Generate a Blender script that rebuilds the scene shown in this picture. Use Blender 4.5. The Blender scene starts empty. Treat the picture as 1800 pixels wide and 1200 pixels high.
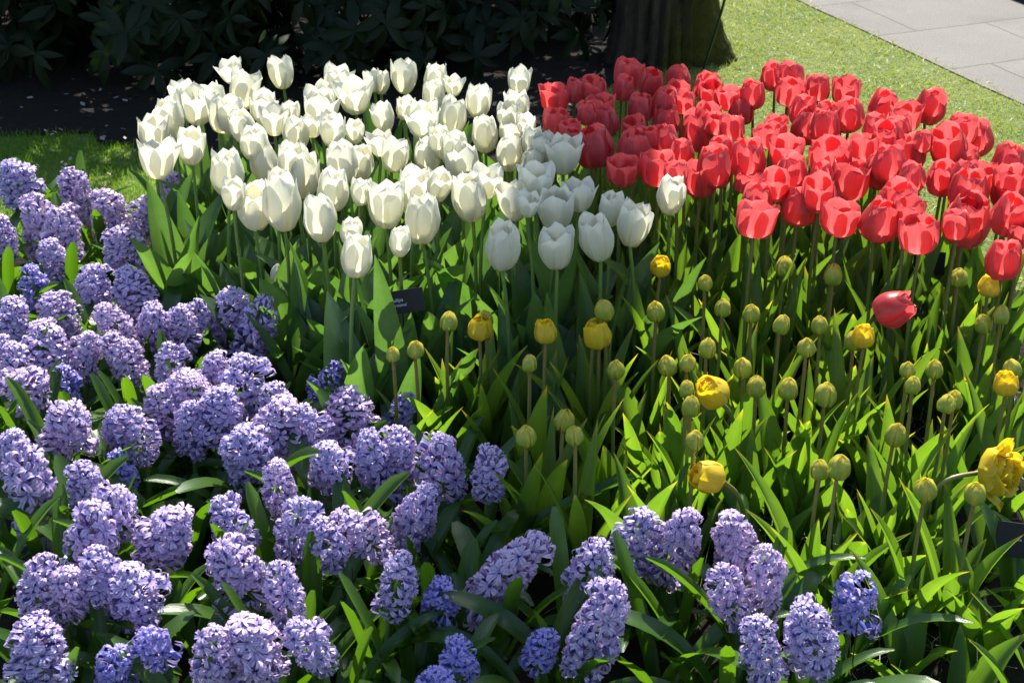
import bpy, math, random
import numpy as np
from mathutils import Vector, Matrix, Euler

R_ = math.radians
scene = bpy.context.scene
COL = scene.collection
random.seed(11)
rng = np.random.default_rng(11)

# ---------------------------------------------------------------- camera, sky, sun, exposure
CAM_H, PITCH, FPX = 1.6, R_(27.4), 2680.0
cam_data = bpy.data.cameras.new('camera')
cam_data.sensor_width = 23.5
cam_data.lens = FPX / 1800 * 23.5
cam_data.clip_start, cam_data.clip_end = 0.05, 500
cam_data.dof.use_dof = True
cam_data.dof.focus_distance = 2.75
cam_data.dof.aperture_fstop = 9.0
cam = bpy.data.objects.new('camera', cam_data)
cam.location = (0, 0, CAM_H)
cam.rotation_euler = (R_(90) - PITCH, 0, 0)
COL.objects.link(cam)
scene.camera = cam

SUN_AZ, SUN_EL = R_(9.5), R_(49)
world = bpy.data.worlds.new('World')
scene.world = world
world.use_nodes = True
wn = world.node_tree.nodes
sky = wn.new('ShaderNodeTexSky')
sky.sky_type = 'NISHITA'
sky.sun_disc = False
sky.sun_elevation = SUN_EL
sky.sun_rotation = SUN_AZ
wn['Background'].inputs['Strength'].default_value = 0.09
world.node_tree.links.new(sky.outputs[0], wn['Background'].inputs['Color'])
sun_data = bpy.data.lights.new('sun', 'SUN')
sun_data.energy = 4.0
sun_data.angle = R_(0.53)
sun_data.color = (1.0, 0.955, 0.87)
sun = bpy.data.objects.new('sun', sun_data)
sd = Vector((math.sin(SUN_AZ) * math.cos(SUN_EL), math.cos(SUN_AZ) * math.cos(SUN_EL), math.sin(SUN_EL)))
sun.rotation_euler = (-sd).to_track_quat('-Z', 'Y').to_euler()
sun.location = sd * 30
COL.objects.link(sun)
scene.view_settings.view_transform = 'Standard'
scene.view_settings.look = 'None'
scene.view_settings.exposure = 1.45
scene.view_settings.gamma = 1.0
scene.view_settings.use_curve_mapping = False
scene.cycles.max_bounces = 8
scene.cycles.transmission_bounces = 6
scene.cycles.use_denoising = True

# ---------------------------------------------------------------- helpers
def at(px, py, h=0.0):
    """point at height h that the photograph shows at pixel px, py"""
    c, s = math.cos(PITCH), math.sin(PITCH)
    a, b = (px - 900) / FPX, (600 - py) / FPX
    d = Vector((a, c + b * s, -s + b * c))
    t = (h - CAM_H) / d.z
    return Vector((0, 0, CAM_H)) + d * t

def depth(p):
    return p.y * math.cos(PITCH) + (CAM_H - p.z) * math.sin(PITCH)

def cr(xs, ys, x):
    """smooth curve through control points"""
    xs, ys, x = np.asarray(xs, float), np.asarray(ys, float), np.asarray(x, float)
    m = np.gradient(ys, xs)
    i = np.clip(np.searchsorted(xs, x) - 1, 0, len(xs) - 2)
    h = xs[i + 1] - xs[i]
    t = (x - xs[i]) / h
    t2, t3 = t * t, t * t * t
    return ys[i] * (2 * t3 - 3 * t2 + 1) + h * m[i] * (t3 - 2 * t2 + t) + ys[i + 1] * (3 * t2 - 2 * t3) + h * m[i + 1] * (t3 - t2)

class MB:
    def __init__(s):
        s.v, s.f, s.uv, s.n = [], [], [], 0
    def grid(s, P, U=None, V=None, closed=False):
        nu, nv = P.shape[:2]
        if U is None:
            U = np.repeat(np.linspace(0, 1, nu)[:, None], nv, 1)
        if V is None:
            V = np.repeat(np.linspace(0, 1, nv)[None], nu, 0)
        idx = np.arange(nu * nv).reshape(nu, nv) + s.n
        if closed:
            idx = np.concatenate([idx, idx[:, :1]], 1)
        q = np.stack([idx[:-1, :-1], idx[:-1, 1:], idx[1:, 1:], idx[1:, :-1]], -1).reshape(-1, 4)
        s.v.append(P.reshape(-1, 3)); s.f.append(q)
        s.uv.append(np.stack([V.reshape(-1), U.reshape(-1)], -1)); s.n += nu * nv
    def raw(s, verts, quads, uv):
        s.v.append(verts); s.f.append(quads + s.n); s.uv.append(uv); s.n += len(verts)
    def tube(s, pts, rad, sides=6):
        pts = np.asarray(pts, float); n = len(pts)
        rad = np.broadcast_to(np.asarray(rad, float), (n,))
        tg = np.gradient(pts, axis=0); tg /= np.linalg.norm(tg, axis=1)[:, None] + 1e-12
        ref = np.array([0.31, 0.95, 0.05]) if abs(tg[:, 2]).mean() > 0.7 else np.array([0.05, 0.1, 0.99])
        a = np.cross(tg, ref); a /= np.linalg.norm(a, axis=1)[:, None] + 1e-12
        b = np.cross(tg, a)
        th = np.linspace(0, 2 * np.pi, sides, endpoint=False)
        P = pts[:, None] + rad[:, None, None] * (np.cos(th)[None, :, None] * a[:, None] + np.sin(th)[None, :, None] * b[:, None])
        s.grid(P, closed=True)
    def mesh(s, name, mat, smooth=True):
        me = bpy.data.meshes.new(name)
        V, F, T = np.concatenate(s.v), np.concatenate(s.f), np.concatenate(s.uv)
        me.vertices.add(len(V)); me.vertices.foreach_set('co', V.astype(np.float32).ravel())
        me.loops.add(F.size); me.polygons.add(len(F))
        me.loops.foreach_set('vertex_index', F.astype(np.int32).ravel())
        me.polygons.foreach_set('loop_start', np.arange(0, F.size, 4, dtype=np.int32))
        me.polygons.foreach_set('loop_total', np.full(len(F), 4, dtype=np.int32))
        uvl = me.uv_layers.new(name='UVMap')
        uvl.data.foreach_set('uv', T[F.ravel()].astype(np.float32).ravel())
        me.polygons.foreach_set('use_smooth', np.full(len(F), smooth, dtype=bool))
        me.update(); me.validate()
        me.materials.append(mat)
        return me

def link(name, mesh, parent=None, loc=(0, 0, 0), rot=(0, 0, 0), scale=(1, 1, 1)):
    o = bpy.data.objects.new(name, mesh)
    COL.objects.link(o)
    o.parent = parent
    o.location, o.rotation_euler, o.scale = loc, rot, scale
    return o

def tag(o, label=None, cat=None, group=None, kind=None):
    if label: o['label'] = label
    if cat: o['category'] = cat
    if group: o['group'] = group
    if kind: o['kind'] = kind
    return o

def thing(name, loc, label, cat, group=None, rz=0.0):
    o = bpy.data.objects.new(name, None)
    o.empty_display_size = 0.05
    COL.objects.link(o)
    o.location = loc
    o.rotation_euler.z = rz
    return tag(o, label, cat, group)

# ---------------------------------------------------------------- materials
class NT:
    def __init__(s, name):
        s.m = bpy.data.materials.new(name); s.m.use_nodes = True
        s.t = s.m.node_tree; s.N = s.t.nodes; s.b = s.N['Principled BSDF']; s.out = s.N['Material Output']
    def n(s, typ, **kw):
        x = s.N.new(typ)
        for k, v in kw.items():
            if k in x.inputs: x.inputs[k].default_value = v
            else: setattr(x, k, v)
        return x
    def l(s, a, b): s.t.links.new(a, b)
    def ramp(s, fac, stops, interp='LINEAR'):
        r = s.N.new('ShaderNodeValToRGB'); e = r.color_ramp.elements; r.color_ramp.interpolation = interp
        while len(e) < len(stops): e.new(0.5)
        for i, (p, c) in enumerate(stops):
            e[i].position = p; e[i].color = (*c, 1) if len(c) == 3 else c
        s.l(fac, r.inputs[0]); return r.outputs[0]
    def mix(s, fac, a, b, mode='MIX'):
        x = s.N.new('ShaderNodeMix'); x.data_type = 'RGBA'; x.blend_type = mode
        for sock, v in ((x.inputs[0], fac), (x.inputs[6], a), (x.inputs[7], b)):
            if hasattr(v, 'links') or hasattr(v, 'is_linked'): s.l(v, sock)
            else: sock.default_value = v if isinstance(v, (int, float)) else (*v, 1)
        return x.outputs[2]
    def math(s, op, a, b=0.0):
        x = s.N.new('ShaderNodeMath'); x.operation = op
        for i, v in enumerate((a, b)):
            if hasattr(v, 'is_linked'): s.l(v, x.inputs[i])
            else: x.inputs[i].default_value = v
        return x.outputs[0]
    def noise(s, vec, scale, detail=3.0, rough=0.55):
        x = s.n('ShaderNodeTexNoise', Scale=scale, Detail=detail, Roughness=rough)
        s.l(vec, x.inputs['Vector']); return x.outputs['Fac']
    def bump(s, h, strength, dist):
        x = s.n('ShaderNodeBump', Strength=strength, Distance=dist)
        s.l(h, x.inputs['Height']); s.l(x.outputs[0], s.b.inputs['Normal']); return x.outputs[0]
    def trans(s, col, fac, tint):
        """thin living tissue: part of the light goes through"""
        t = s.N.new('ShaderNodeBsdfTranslucent'); m = s.N.new('ShaderNodeMixShader')
        s.l(s.mix(1.0, col, tint, 'MULTIPLY'), t.inputs['Color'])
        m.inputs[0].default_value = fac
        s.l(s.b.outputs[0], m.inputs[1]); s.l(t.outputs[0], m.inputs[2]); s.l(m.outputs[0], s.out.inputs['Surface'])
    def uv(s):
        tc = s.N.new('ShaderNodeTexCoord'); sp = s.N.new('ShaderNodeSeparateXYZ')
        s.l(tc.outputs['UV'], sp.inputs[0]); s.tc = tc
        return sp.outputs[0], sp.outputs[1]     # across, along
    def streak(s, kx, ky, detail=2.0):
        mp = s.N.new('ShaderNodeMapping'); mp.inputs['Scale'].default_value = (kx, ky, 1)
        s.l(s.tc.outputs['UV'], mp.inputs[0]); return s.noise(mp.outputs[0], 1.0, detail)
    def rand(s):
        return s.N.new('ShaderNodeObjectInfo').outputs['Random']

def petal_mat(name, stops, edge, fac, tint, rough, spec=0.4, streaky=0.25, kx=26, edgemix=0.5, rib=None):
    m = NT(name); v, u = m.uv()
    base = m.ramp(u, stops)
    e = m.math('ABSOLUTE', m.math('SUBTRACT', v, 0.5)); e = m.math('POWER', m.math('MULTIPLY', e, 2.0), 2.6)
    base = m.mix(m.math('MULTIPLY', e, edgemix), base, edge)
    st = m.streak(kx, 1.6)
    if rib:
        c = m.math('ABSOLUTE', m.math('SUBTRACT', v, 0.5))
        k = m.math('MULTIPLY', m.ramp(c, [(0.0, (1, 1, 1)), (0.11, (0, 0, 0))]), m.ramp(u, [(0.1, (0.8, 0.8, 0.8)), (0.8, (0, 0, 0))]))
        base = m.mix(k, base, rib)
    base = m.mix(1.0, base, m.ramp(st, [(0.3, (1 - streaky,) * 3), (0.7, (1, 1, 1))]), 'MULTIPLY')
    base = m.mix(1.0, base, m.ramp(m.rand(), [(0, (0.9, 0.9, 0.88)), (1, (1, 1, 1))]), 'MULTIPLY')
    m.l(base, m.b.inputs['Base Color'])
    m.b.inputs['Roughness'].default_value = rough
    m.b.inputs['Specular IOR Level'].default_value = spec
    m.bump(st, 0.25, 0.0012)
    m.trans(base, fac, tint)
    return m.m

def leaf_mat(name, dark, light, fac, tint, rough, spec, kx=34, bloom=None, stripe=None, yellowtip=None):
    m = NT(name); v, u = m.uv()
    st = m.streak(kx, 0.8)
    base = m.mix(m.ramp(st, [(0.25, (0, 0, 0)), (0.75, (1, 1, 1))]), dark, light)
    if bloom:
        ob = m.noise(m.tc.outputs['Object'], 14.0, 4.0)
        base = m.mix(m.ramp(ob, [(0.35, (0, 0, 0)), (0.75, (0.6, 0.6, 0.6))]), base, bloom)
    if yellowtip:
        base = m.mix(m.ramp(u, [(0.9, (0, 0, 0)), (1.0, (0.8, 0.8, 0.8))]), base, yellowtip)
    if stripe:
        c = m.math('ABSOLUTE', m.math('SUBTRACT', v, 0.5))
        base = m.mix(m.ramp(c, [(0.10, (1, 1, 1)), (0.17, (0, 0, 0))]), base, stripe)
    base = m.mix(1.0, base, m.ramp(m.rand(), [(0, (0.72, 0.78, 0.75)), (0.5, (0.95, 0.95, 0.9)), (1, (1.12, 1.08, 0.9))]), 'MULTIPLY')
    m.l(base, m.b.inputs['Base Color'])
    m.b.inputs['Roughness'].default_value = rough
    m.b.inputs['Specular IOR Level'].default_value = spec
    m.bump(st, 0.35, 0.002)
    m.trans(base, fac, tint)
    return m.m

def stem_mat(name, stops):
    m = NT(name); v, u = m.uv()
    base = m.ramp(u, stops)
    base = m.mix(1.0, base, m.ramp(m.streak(3, 25), [(0.3, (0.75, 0.75, 0.75)), (0.7, (1, 1, 1))]), 'MULTIPLY')
    m.l(base, m.b.inputs['Base Color'])
    m.b.inputs['Roughness'].default_value = 0.45
    m.b.inputs['Subsurface Weight'].default_value = 0.0
    return m.m

M = {}
M['white'] = petal_mat('white_petal', [(0, (0.72, 0.62, 0.14)), (0.09, (0.80, 0.76, 0.46)), (0.25, (0.83, 0.82, 0.70)), (1, (0.86, 0.855, 0.785))], (0.87, 0.87, 0.82), 0.52, (1.0, 0.985, 0.86), 0.42, 0.35, 0.12, rib=(0.72, 0.70, 0.36))
M['red'] = petal_mat('red_petal', [(0, (0.55, 0.36, 0.16)), (0.12, (0.80, 0.22, 0.23)), (0.42, (0.87, 0.115, 0.125)), (1, (0.90, 0.135, 0.14))], (0.93, 0.32, 0.31), 0.62, (1.0, 0.86, 0.84), 0.36, 0.45, 0.27, rib=(0.84, 0.26, 0.27))
M['bud'] = petal_mat('bud_petal', [(0, (0.20, 0.38, 0.035)), (0.5, (0.38, 0.52, 0.065)), (0.85, (0.64, 0.60, 0.09)), (1, (0.82, 0.60, 0.04))], (0.80, 0.68, 0.09), 0.38, (1.15, 1.1, 0.5), 0.34, 0.45, 0.34, 12, 0.9)
M['yellow'] = petal_mat('yellow_petal', [(0, (0.50, 0.50, 0.08)), (0.3, (0.88, 0.72, 0.05)), (1, (0.92, 0.72, 0.02))], (0.92, 0.80, 0.12), 0.52, (1.0, 0.92, 0.5), 0.38, 0.45, 0.18, 18)
M['tulip_leaf'] = leaf_mat('grey_green_tulip_leaf', (0.040, 0.092, 0.033), (0.064, 0.122, 0.044), 0.38, (2.6, 2.95, 0.7), 0.36, 0.55, 30, (0.12, 0.185, 0.125))
M['red_leaf'] = leaf_mat('red_tulip_leaf', (0.045, 0.104, 0.024), (0.072, 0.140, 0.032), 0.45, (2.7, 2.6, 0.5), 0.38, 0.5, 28, (0.08, 0.13, 0.06))
M['yellow_leaf'] = leaf_mat('yellow_tulip_leaf', (0.040, 0.092, 0.017), (0.068, 0.135, 0.027), 0.48, (3.3, 3.35, 0.6), 0.36, 0.5, 26, (0.10, 0.15, 0.06), None, (0.26, 0.20, 0.06))
M['hyacinth_leaf'] = leaf_mat('hyacinth_leaf_green', (0.036, 0.092, 0.014), (0.062, 0.132, 0.021), 0.36, (3.0, 3.0, 0.5), 0.27, 0.6, 22)
M['striped_leaf'] = leaf_mat('striped_grass_leaf', (0.022, 0.055, 0.018), (0.035, 0.08, 0.025), 0.2, (2.2, 2.3, 0.6), 0.25, 0.7, 8, None, (0.50, 0.55, 0.46))
M['grass'] = leaf_mat('lawn_grass_dry', (0.18, 0.26, 0.035), (0.36, 0.39, 0.10), 0.35, (1.7, 1.75, 0.7), 0.40, 0.5, 3, (0.36, 0.33, 0.13))
M['lush'] = leaf_mat('lawn_grass_lush', (0.085, 0.20, 0.018), (0.15, 0.28, 0.028), 0.45, (2.2, 2.1, 0.5), 0.42, 0.45, 3)
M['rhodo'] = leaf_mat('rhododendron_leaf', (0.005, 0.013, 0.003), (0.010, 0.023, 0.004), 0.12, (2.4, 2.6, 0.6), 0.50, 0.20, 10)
M['stem'] = stem_mat('green_stem', [(0, (0.10, 0.17, 0.04)), (1, (0.15, 0.25, 0.05))])
M['stem_red'] = stem_mat('olive_stem', [(0, (0.10, 0.16, 0.035)), (0.6, (0.15, 0.20, 0.045)), (1, (0.14, 0.12, 0.035))])
M['stem_brown'] = stem_mat('brown_tinted_stem', [(0, (0.10, 0.18, 0.03)), (0.5, (0.16, 0.24, 0.045)), (0.85, (0.21, 0.19, 0.045)), (1, (0.22, 0.15, 0.04))])

def floret_mat(name, tube, mid, tip, lo, hi):
    m = NT(name); v, u = m.uv()
    base = m.ramp(u, [(0, tube), (0.38, tube), (0.55, mid), (1, tip)])
    c = m.math('ABSOLUTE', m.math('SUBTRACT', v, 0.5))
    base = m.mix(1.0, base, m.ramp(c, [(0.0, (0.58, 0.56, 0.80)), (0.20, (1, 1, 1))]), 'MULTIPLY')
    ob = m.noise(m.tc.outputs['Object'], 60.0, 2.0)
    base = m.mix(1.0, base, m.ramp(ob, [(0.3, (0.80, 0.82, 0.95)), (0.7, (1.05, 1.0, 1.0))]), 'MULTIPLY')
    base = m.mix(1.0, base, m.ramp(m.rand(), [(0, lo), (1, hi)]), 'MULTIPLY')
    m.l(base, m.b.inputs['Base Color'])
    m.b.inputs['Roughness'].default_value = 0.42
    m.b.inputs['Specular IOR Level'].default_value = 0.4
    m.trans(base, 0.22, (1.0, 0.95, 1.05))
    return m.m
M['lilac'] = floret_mat('lilac_floret', (0.24, 0.21, 0.46), (0.56, 0.45, 0.635), (0.79, 0.68, 0.81), (0.86, 0.90, 1.0), (1.04, 0.98, 0.98))
M['blue'] = floret_mat('blue_violet_floret', (0.17, 0.19, 0.58), (0.37, 0.32, 0.66), (0.56, 0.48, 0.80), (0.9, 0.95, 1.0), (1.0, 1.0, 1.0))

def plain(name, col, rough=0.5, metal=0.0, spec=0.5):
    m = NT(name)
    tc = m.N.new('ShaderNodeTexCoord')
    f = m.noise(tc.outputs['Object'], 35.0, 4.0)
    m.l(m.mix(1.0, col, m.ramp(f, [(0.3, (0.85,) * 3), (0.7, (1.08,) * 3)]), 'MULTIPLY'), m.b.inputs['Base Color'])
    m.b.inputs['Roughness'].default_value = rough
    m.b.inputs['Metallic'].default_value = metal
    m.b.inputs['Specular IOR Level'].default_value = spec
    return m.m
M['sign'] = plain('black_plaque', (0.008, 0.008, 0.011), 0.5, 0, 0.3)
M['ink'] = plain('pale_lettering', (0.62, 0.65, 0.72), 0.6)
M['wire'] = plain('dark_wire', (0.012, 0.013, 0.012), 0.5)
M['cable'] = plain('dark_green_cable', (0.012, 0.028, 0.014), 0.4)
M['edging'] = plain('dark_edging', (0.02, 0.015, 0.024), 0.5)
M['chip'] = plain('fallen_petal', (0.26, 0.23, 0.20), 0.7)
M['twig'] = plain('twig_bark', (0.075, 0.062, 0.045), 0.8)

def soil_mat():
    m = NT('dark_soil'); tc = m.N.new('ShaderNodeTexCoord'); p = tc.outputs['Object']
    a, b = m.noise(p, 9, 8, 0.7), m.noise(p, 70, 5, 0.7)
    base = m.mix(a, (0.009, 0.007, 0.005), (0.028, 0.021, 0.015))
    base = m.mix(m.ramp(b, [(0.62, (0, 0, 0)), (0.72, (0.5, 0.5, 0.5))]), base, (0.10, 0.075, 0.055))
    m.l(base, m.b.inputs['Base Color']); m.b.inputs['Roughness'].default_value = 0.95
    m.b.inputs['Specular IOR Level'].default_value = 0.2
    m.bump(m.math('ADD', a, m.math('MULTIPLY', b, 0.5)), 1.0, 0.03)
    return m.m
def turf_mat():
    m = NT('turf_base'); tc = m.N.new('ShaderNodeTexCoord'); p = tc.outputs['Object']
    a, b = m.noise(p, 2.2, 5, 0.6), m.noise(p, 60, 5, 0.7)
    base = m.mix(m.ramp(a, [(0.35, (0, 0, 0)), (0.65, (1, 1, 1))]), (0.12, 0.20, 0.025), (0.26, 0.29, 0.07))
    base = m.mix(m.ramp(b, [(0.3, (0, 0, 0)), (0.7, (1, 1, 1))]), m.mix(1.0, base, (0.45, 0.5, 0.4), 'MULTIPLY'), base)
    m.l(base, m.b.inputs['Base Color']); m.b.inputs['Roughness'].default_value = 0.9
    m.bump(b, 1.0, 0.02)
    return m.m
def path_mat():
    m = NT('paving_slabs'); tc = m.N.new('ShaderNodeTexCoord'); p = tc.outputs['Object']
    br = m.N.new('ShaderNodeTexBrick')
    br.offset, br.squash = 0.5, 1.0
    for k, v in (('Scale', 1.0), ('Mortar Size', 0.0045), ('Mortar Smooth', 0.25), ('Brick Width', 0.62), ('Row Height', 0.44), ('Bias', 0.0)):
        br.inputs[k].default_value = v
    br.inputs['Color1'].default_value = (0.170, 0.156, 0.140, 1); br.inputs['Color2'].default_value = (0.148, 0.137, 0.124, 1)
    br.inputs['Mortar'].default_value = (0.085, 0.085, 0.06, 1)
    sp = m.N.new('ShaderNodeSeparateXYZ'); cb = m.N.new('ShaderNodeCombineXYZ'); m.l(p, sp.inputs[0])
    m.l(m.math('ADD', sp.outputs[1], 0.13), cb.inputs[0]); m.l(sp.outputs[0], cb.inputs[1]); 
    nz = m.n('ShaderNodeTexNoise', Scale=7.0, Detail=3.0); m.l(p, nz.inputs['Vector'])
    ad = m.N.new('ShaderNodeVectorMath'); ad.operation = 'MULTIPLY_ADD'; m.l(nz.outputs['Color'], ad.inputs[0]); ad.inputs[1].default_value = (.016, .016, 0); m.l(cb.outputs[0], ad.inputs[2])
    m.l(ad.outputs[0], br.inputs['Vector'])
    f, g = m.noise(p, 170, 4, 0.8), m.noise(p, 3, 5, 0.6)
    c = m.mix(1.0, br.outputs['Color'], m.ramp(f, [(0.3, (0.55, 0.55, 0.56)), (0.5, (0.95,) * 3), (0.72, (1.35,) * 3)]), 'MULTIPLY')
    c = m.mix(m.ramp(m.noise(p, 1.3, 6, 0.7), [(0.52, (0, 0, 0)), (0.70, (0.45, 0.45, 0.45))]), c, (0.085, 0.080, 0.068))
    c = m.mix(1.0, c, m.ramp(g, [(0.3, (0.86, 0.85, 0.83)), (0.7, (1.06, 1.05, 1.03))]), 'MULTIPLY')
    m.l(c, m.b.inputs['Base Color']); m.b.inputs['Roughness'].default_value = 0.8
    m.bump(m.math('SUBTRACT', f, m.math('MULTIPLY', br.outputs['Fac'], 1.5)), 0.7, 0.006)
    return m.m
def bark_mat():
    m = NT('mossy_bark'); tc = m.N.new('ShaderNodeTexCoord'); p = tc.outputs['Object']
    mp = m.N.new('ShaderNodeMapping'); mp.inputs['Scale'].default_value = (26, 26, 3.5); m.l(p, mp.inputs[0])
    a = m.noise(mp.outputs[0], 1.0, 6, 0.65)
    base = m.mix(m.ramp(a, [(0.3, (0, 0, 0)), (0.7, (1, 1, 1))]), (0.026, 0.020, 0.014), (0.085, 0.066, 0.046))
    sp = m.N.new('ShaderNodeSeparateXYZ'); m.l(p, sp.inputs[0])
    g = m.noise(p, 5.0, 6, 0.7); fine = m.noise(p, 60.0, 5, 0.7)
    low = m.math('SUBTRACT', m.math('ADD', g, m.math('MULTIPLY', sp.outputs[0], 1.1)), m.math('MULTIPLY', sp.outputs[2], 0.10))
    moss = m.mix(fine, (0.022, 0.028, 0.005), (0.095, 0.085, 0.016))
    base = m.mix(m.ramp(low, [(0.48, (0, 0, 0)), (0.60, (1, 1, 1))]), base, moss)
    m.l(base, m.b.inputs['Base Color']); m.b.inputs['Roughness'].default_value = 0.95
    m.b.inputs['Specular IOR Level'].default_value = 0.15
    m.bump(m.math('ADD', a, m.math('MULTIPLY', fine, 0.5)), 1.0, 0.025)
    return m.m
M['soil'], M['turf'], M['path'], M['bark'] = soil_mat(), turf_mat(), path_mat(), bark_mat()

# ---------------------------------------------------------------- setting: ground, beds, path, lawn
def sheet(name, pts, z, mat, res=None):
    me = bpy.data.meshes.new(name)
    me.from_pydata([(x, y, z) for x, y in pts], [], [list(range(len(pts)))])
    me.materials.append(mat)
    return link(name, me)

tag(sheet('ground', [(-150, -150), (150, -150), (150, 150), (-150, 150)], 0, M['turf']), kind='structure')

def wavy(a, b, n, amp, seed):
    r = np.random.default_rng(seed); t = np.linspace(0, 1, n)
    a, b = np.array(a), np.array(b)
    d = b - a; nrm = np.array([-d[1], d[0]]) / np.linalg.norm(d)
    k = sum(np.sin(t * f * 6.28 + r.uniform(0, 6.28)) / f for f in (1.5, 3, 7, 13))
    return [tuple(a + d * s + nrm * amp * w) for s, w in zip(t, k)]

bed = wavy((-2.6, 0.4), (-2.6, 3.45), 8, 0.02, 1) + wavy((-2.5, 3.5), (-1.1, 3.72), 14, 0.025, 2) + wavy((-1.0, 3.9), (0.2, 4.0), 12, 0.03, 3) \
    + wavy((0.35, 3.85), (1.6, 3.15), 16, 0.03, 4) + wavy((1.8, 2.9), (2.2, 0.4), 8, 0.03, 5)
tag(sheet('soil_bed', bed, 0.005, M['soil']), kind='structure')
shrub_bed = wavy((-4.5, 4.42), (-1.3, 4.46), 22, 0.03, 6) + wavy((-1.25, 4.40), (-0.2, 4.05), 14, 0.03, 7) + wavy((-0.1, 4.0), (0.28, 4.7), 8, 0.03, 8) \
    + wavy((0.3, 4.9), (0.62, 5.3), 6, 0.02, 9) + [(0.5, 6.2), (0.3, 7.5), (0.2, 10.5), (-4.5, 10.5)]
tag(sheet('shrub_soil', shrub_bed, 0.009, M['soil']), kind='structure')

pa, pb = at(1400, 0), at(1812, 190)
pdir = (pa - pb).normalized(); pnrm = Vector((pdir.y, -pdir.x, 0))
PW = 0.80
path_o = None
def make_path():
    me = bpy.data.meshes.new('path')
    L0, L1 = -6.0, 16.0
    n = 60; vs = []; fs = []
    r = np.random.default_rng(5)
    for i in range(n + 1):
        x = L0 + (L1 - L0) * i / n
        vs += [(x, 0.008 * r.normal(), 0), (x, PW, 0)]
        if i: fs.append((2 * i - 2, 2 * i, 2 * i + 1, 2 * i - 1))
    me.from_pydata(vs, [], fs); me.materials.append(M['path'])
    o = link('path', me, None, (pb.x, pb.y, 0.004), (0, 0, math.atan2(pdir.y, pdir.x)))
    o.scale = (1, -1, 1)
    return tag(o, kind='structure')
make_path()
# raised dark edging on the far side of the path
def make_edging():
    mb = MB(); ang = math.atan2(pdir.y, pdir.x)
    for (y0, z0, y1, z1) in ((0, 0, 0, 0.05), (0, 0.05, 0.012, 0.05), (0.012, 0.05, 0.012, 0)):
        mb.grid(np.array([[[-4, y0, z0], [-4, y1, z1]], [[12, y0, z0], [12, y1, z1]]], float))
    o = link('edging_strip', mb.mesh('edging_strip', M['edging'], False), None, tuple(pb + pnrm * (PW + 0.004)), (0, 0, ang), (1, -1, 1))
    tag(o, 'low dark edging strip along the far side of the paved path', 'edging')
make_edging()

def inside(poly, x, y):
    x, y = np.asarray(x), np.asarray(y); r = np.zeros(x.shape, bool); n = len(poly)
    for i in range(n):
        (x0, y0), (x1, y1) = poly[i], poly[i - 1]
        c = ((y0 > y) != (y1 > y)) & (x < (x1 - x0) * (y - y0) / (y1 - y0 + 1e-12) + x0)
        r ^= c
    return r

def blades(name, xs, ys, zs, h, w, lean, mat, r, segs=2, droop=0.35):
    n = len(xs); az = r.uniform(0, 2 * np.pi, n); faz = r.uniform(0, 2 * np.pi, n)
    hh = h * r.uniform(0.5, 1.25, n); ln = lean * r.uniform(0.1, 1.4, n) * hh
    mb = MB(); k = segs + 1
    V = np.zeros((n, k, 2, 3)); UV = np.zeros((n, k, 2, 2))
    for i in range(k):
        t = i / segs
        cx = xs + np.cos(az) * ln * t ** 1.6; cy = ys + np.sin(az) * ln * t ** 1.6
        cz = zs + hh * (t - droop * t * t * (ln / hh))
        ww = w * (1 - 0.85 * t ** 1.5) * 0.5
        for j, s in enumerate((-1, 1)):
            V[:, i, j, 0] = cx + s * ww * np.cos(faz); V[:, i, j, 1] = cy + s * ww * np.sin(faz); V[:, i, j, 2] = cz
            UV[:, i, j, 0] = j; UV[:, i, j, 1] = t
    base = (np.arange(n) * k * 2)[:, None]
    Q = np.concatenate([base + np.array([[2 * i, 2 * i + 1, 2 * i + 3, 2 * i + 2]]) for i in range(segs)], 0)
    mb.raw(V.reshape(-1, 3), Q, UV.reshape(-1, 2))
    return link(name, mb.mesh(name, mat))

r = np.random.default_rng(21)
# right lawn: worn, pale
X = r.uniform(0.15, 2.6, 110000); Y = r.uniform(2.9, 6.7, 110000)
pside = (X - pb.x) * pnrm.x + (Y - pb.y) * pnrm.y
ok = ~inside(bed, X, Y) & ~inside(shrub_bed, X, Y) & (pside < 0.004 + 0.022 * r.normal(size=X.size))
clump = np.sin(X * 9 + np.sin(Y * 7) * 2) * np.sin(Y * 11 + np.sin(X * 5) * 2)
ok &= r.uniform(0, 1, X.size) < 0.72 + 0.28 * clump
tag(blades('grass', X[ok], Y[ok], 0.0 * X[ok], 0.022, 0.0026, 1.3, M['grass'], r), 'short worn sunlit lawn grass between red tulips and paved path', 'grass', kind='stuff')
# left lawn: lush
X = r.uniform(-2.5, 0.4, 60000); Y = r.uniform(3.3, 4.75, 60000)
ok = ~inside(bed, X, Y) & ~inside(shrub_bed, X, Y)
tag(blades('grass', X[ok], Y[ok], 0.0 * X[ok], 0.028, 0.0026, 0.7, M['lush'], r), 'lush green lawn grass in dappled shade behind the hyacinths', 'grass', kind='stuff')
# striped thin leaves between the yellow tulips
pts = []
for px, py, n in [(1250, 640, 60), (1450, 640, 60), (1650, 640, 60), (1350, 780, 60), (1550, 800, 60), (1700, 740, 50), (1150, 800, 40), (960, 760, 36), (860, 700, 30), (1050, 880, 40), (1300, 880, 40), (1500, 920, 40), (1650, 980, 40), (1600, 1090, 40), (1700, 500, 40), (1500, 540, 40)]:
    for _ in range(n):
        pts.append(at(px + r.normal() * 85, py + r.normal() * 55, 0.12))
pts = np.array([(p.x, p.y) for p in pts])
o = blades('striped_grass', pts[:, 0], pts[:, 1], np.full(len(pts), 0.0), 0.16, 0.0042, 1.0, M['striped_leaf'], r, 7, 0.55)
tag(o, 'thin white striped grassy leaves arching between the yellow tulips', 'grassy leaves', kind='stuff')
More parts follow.
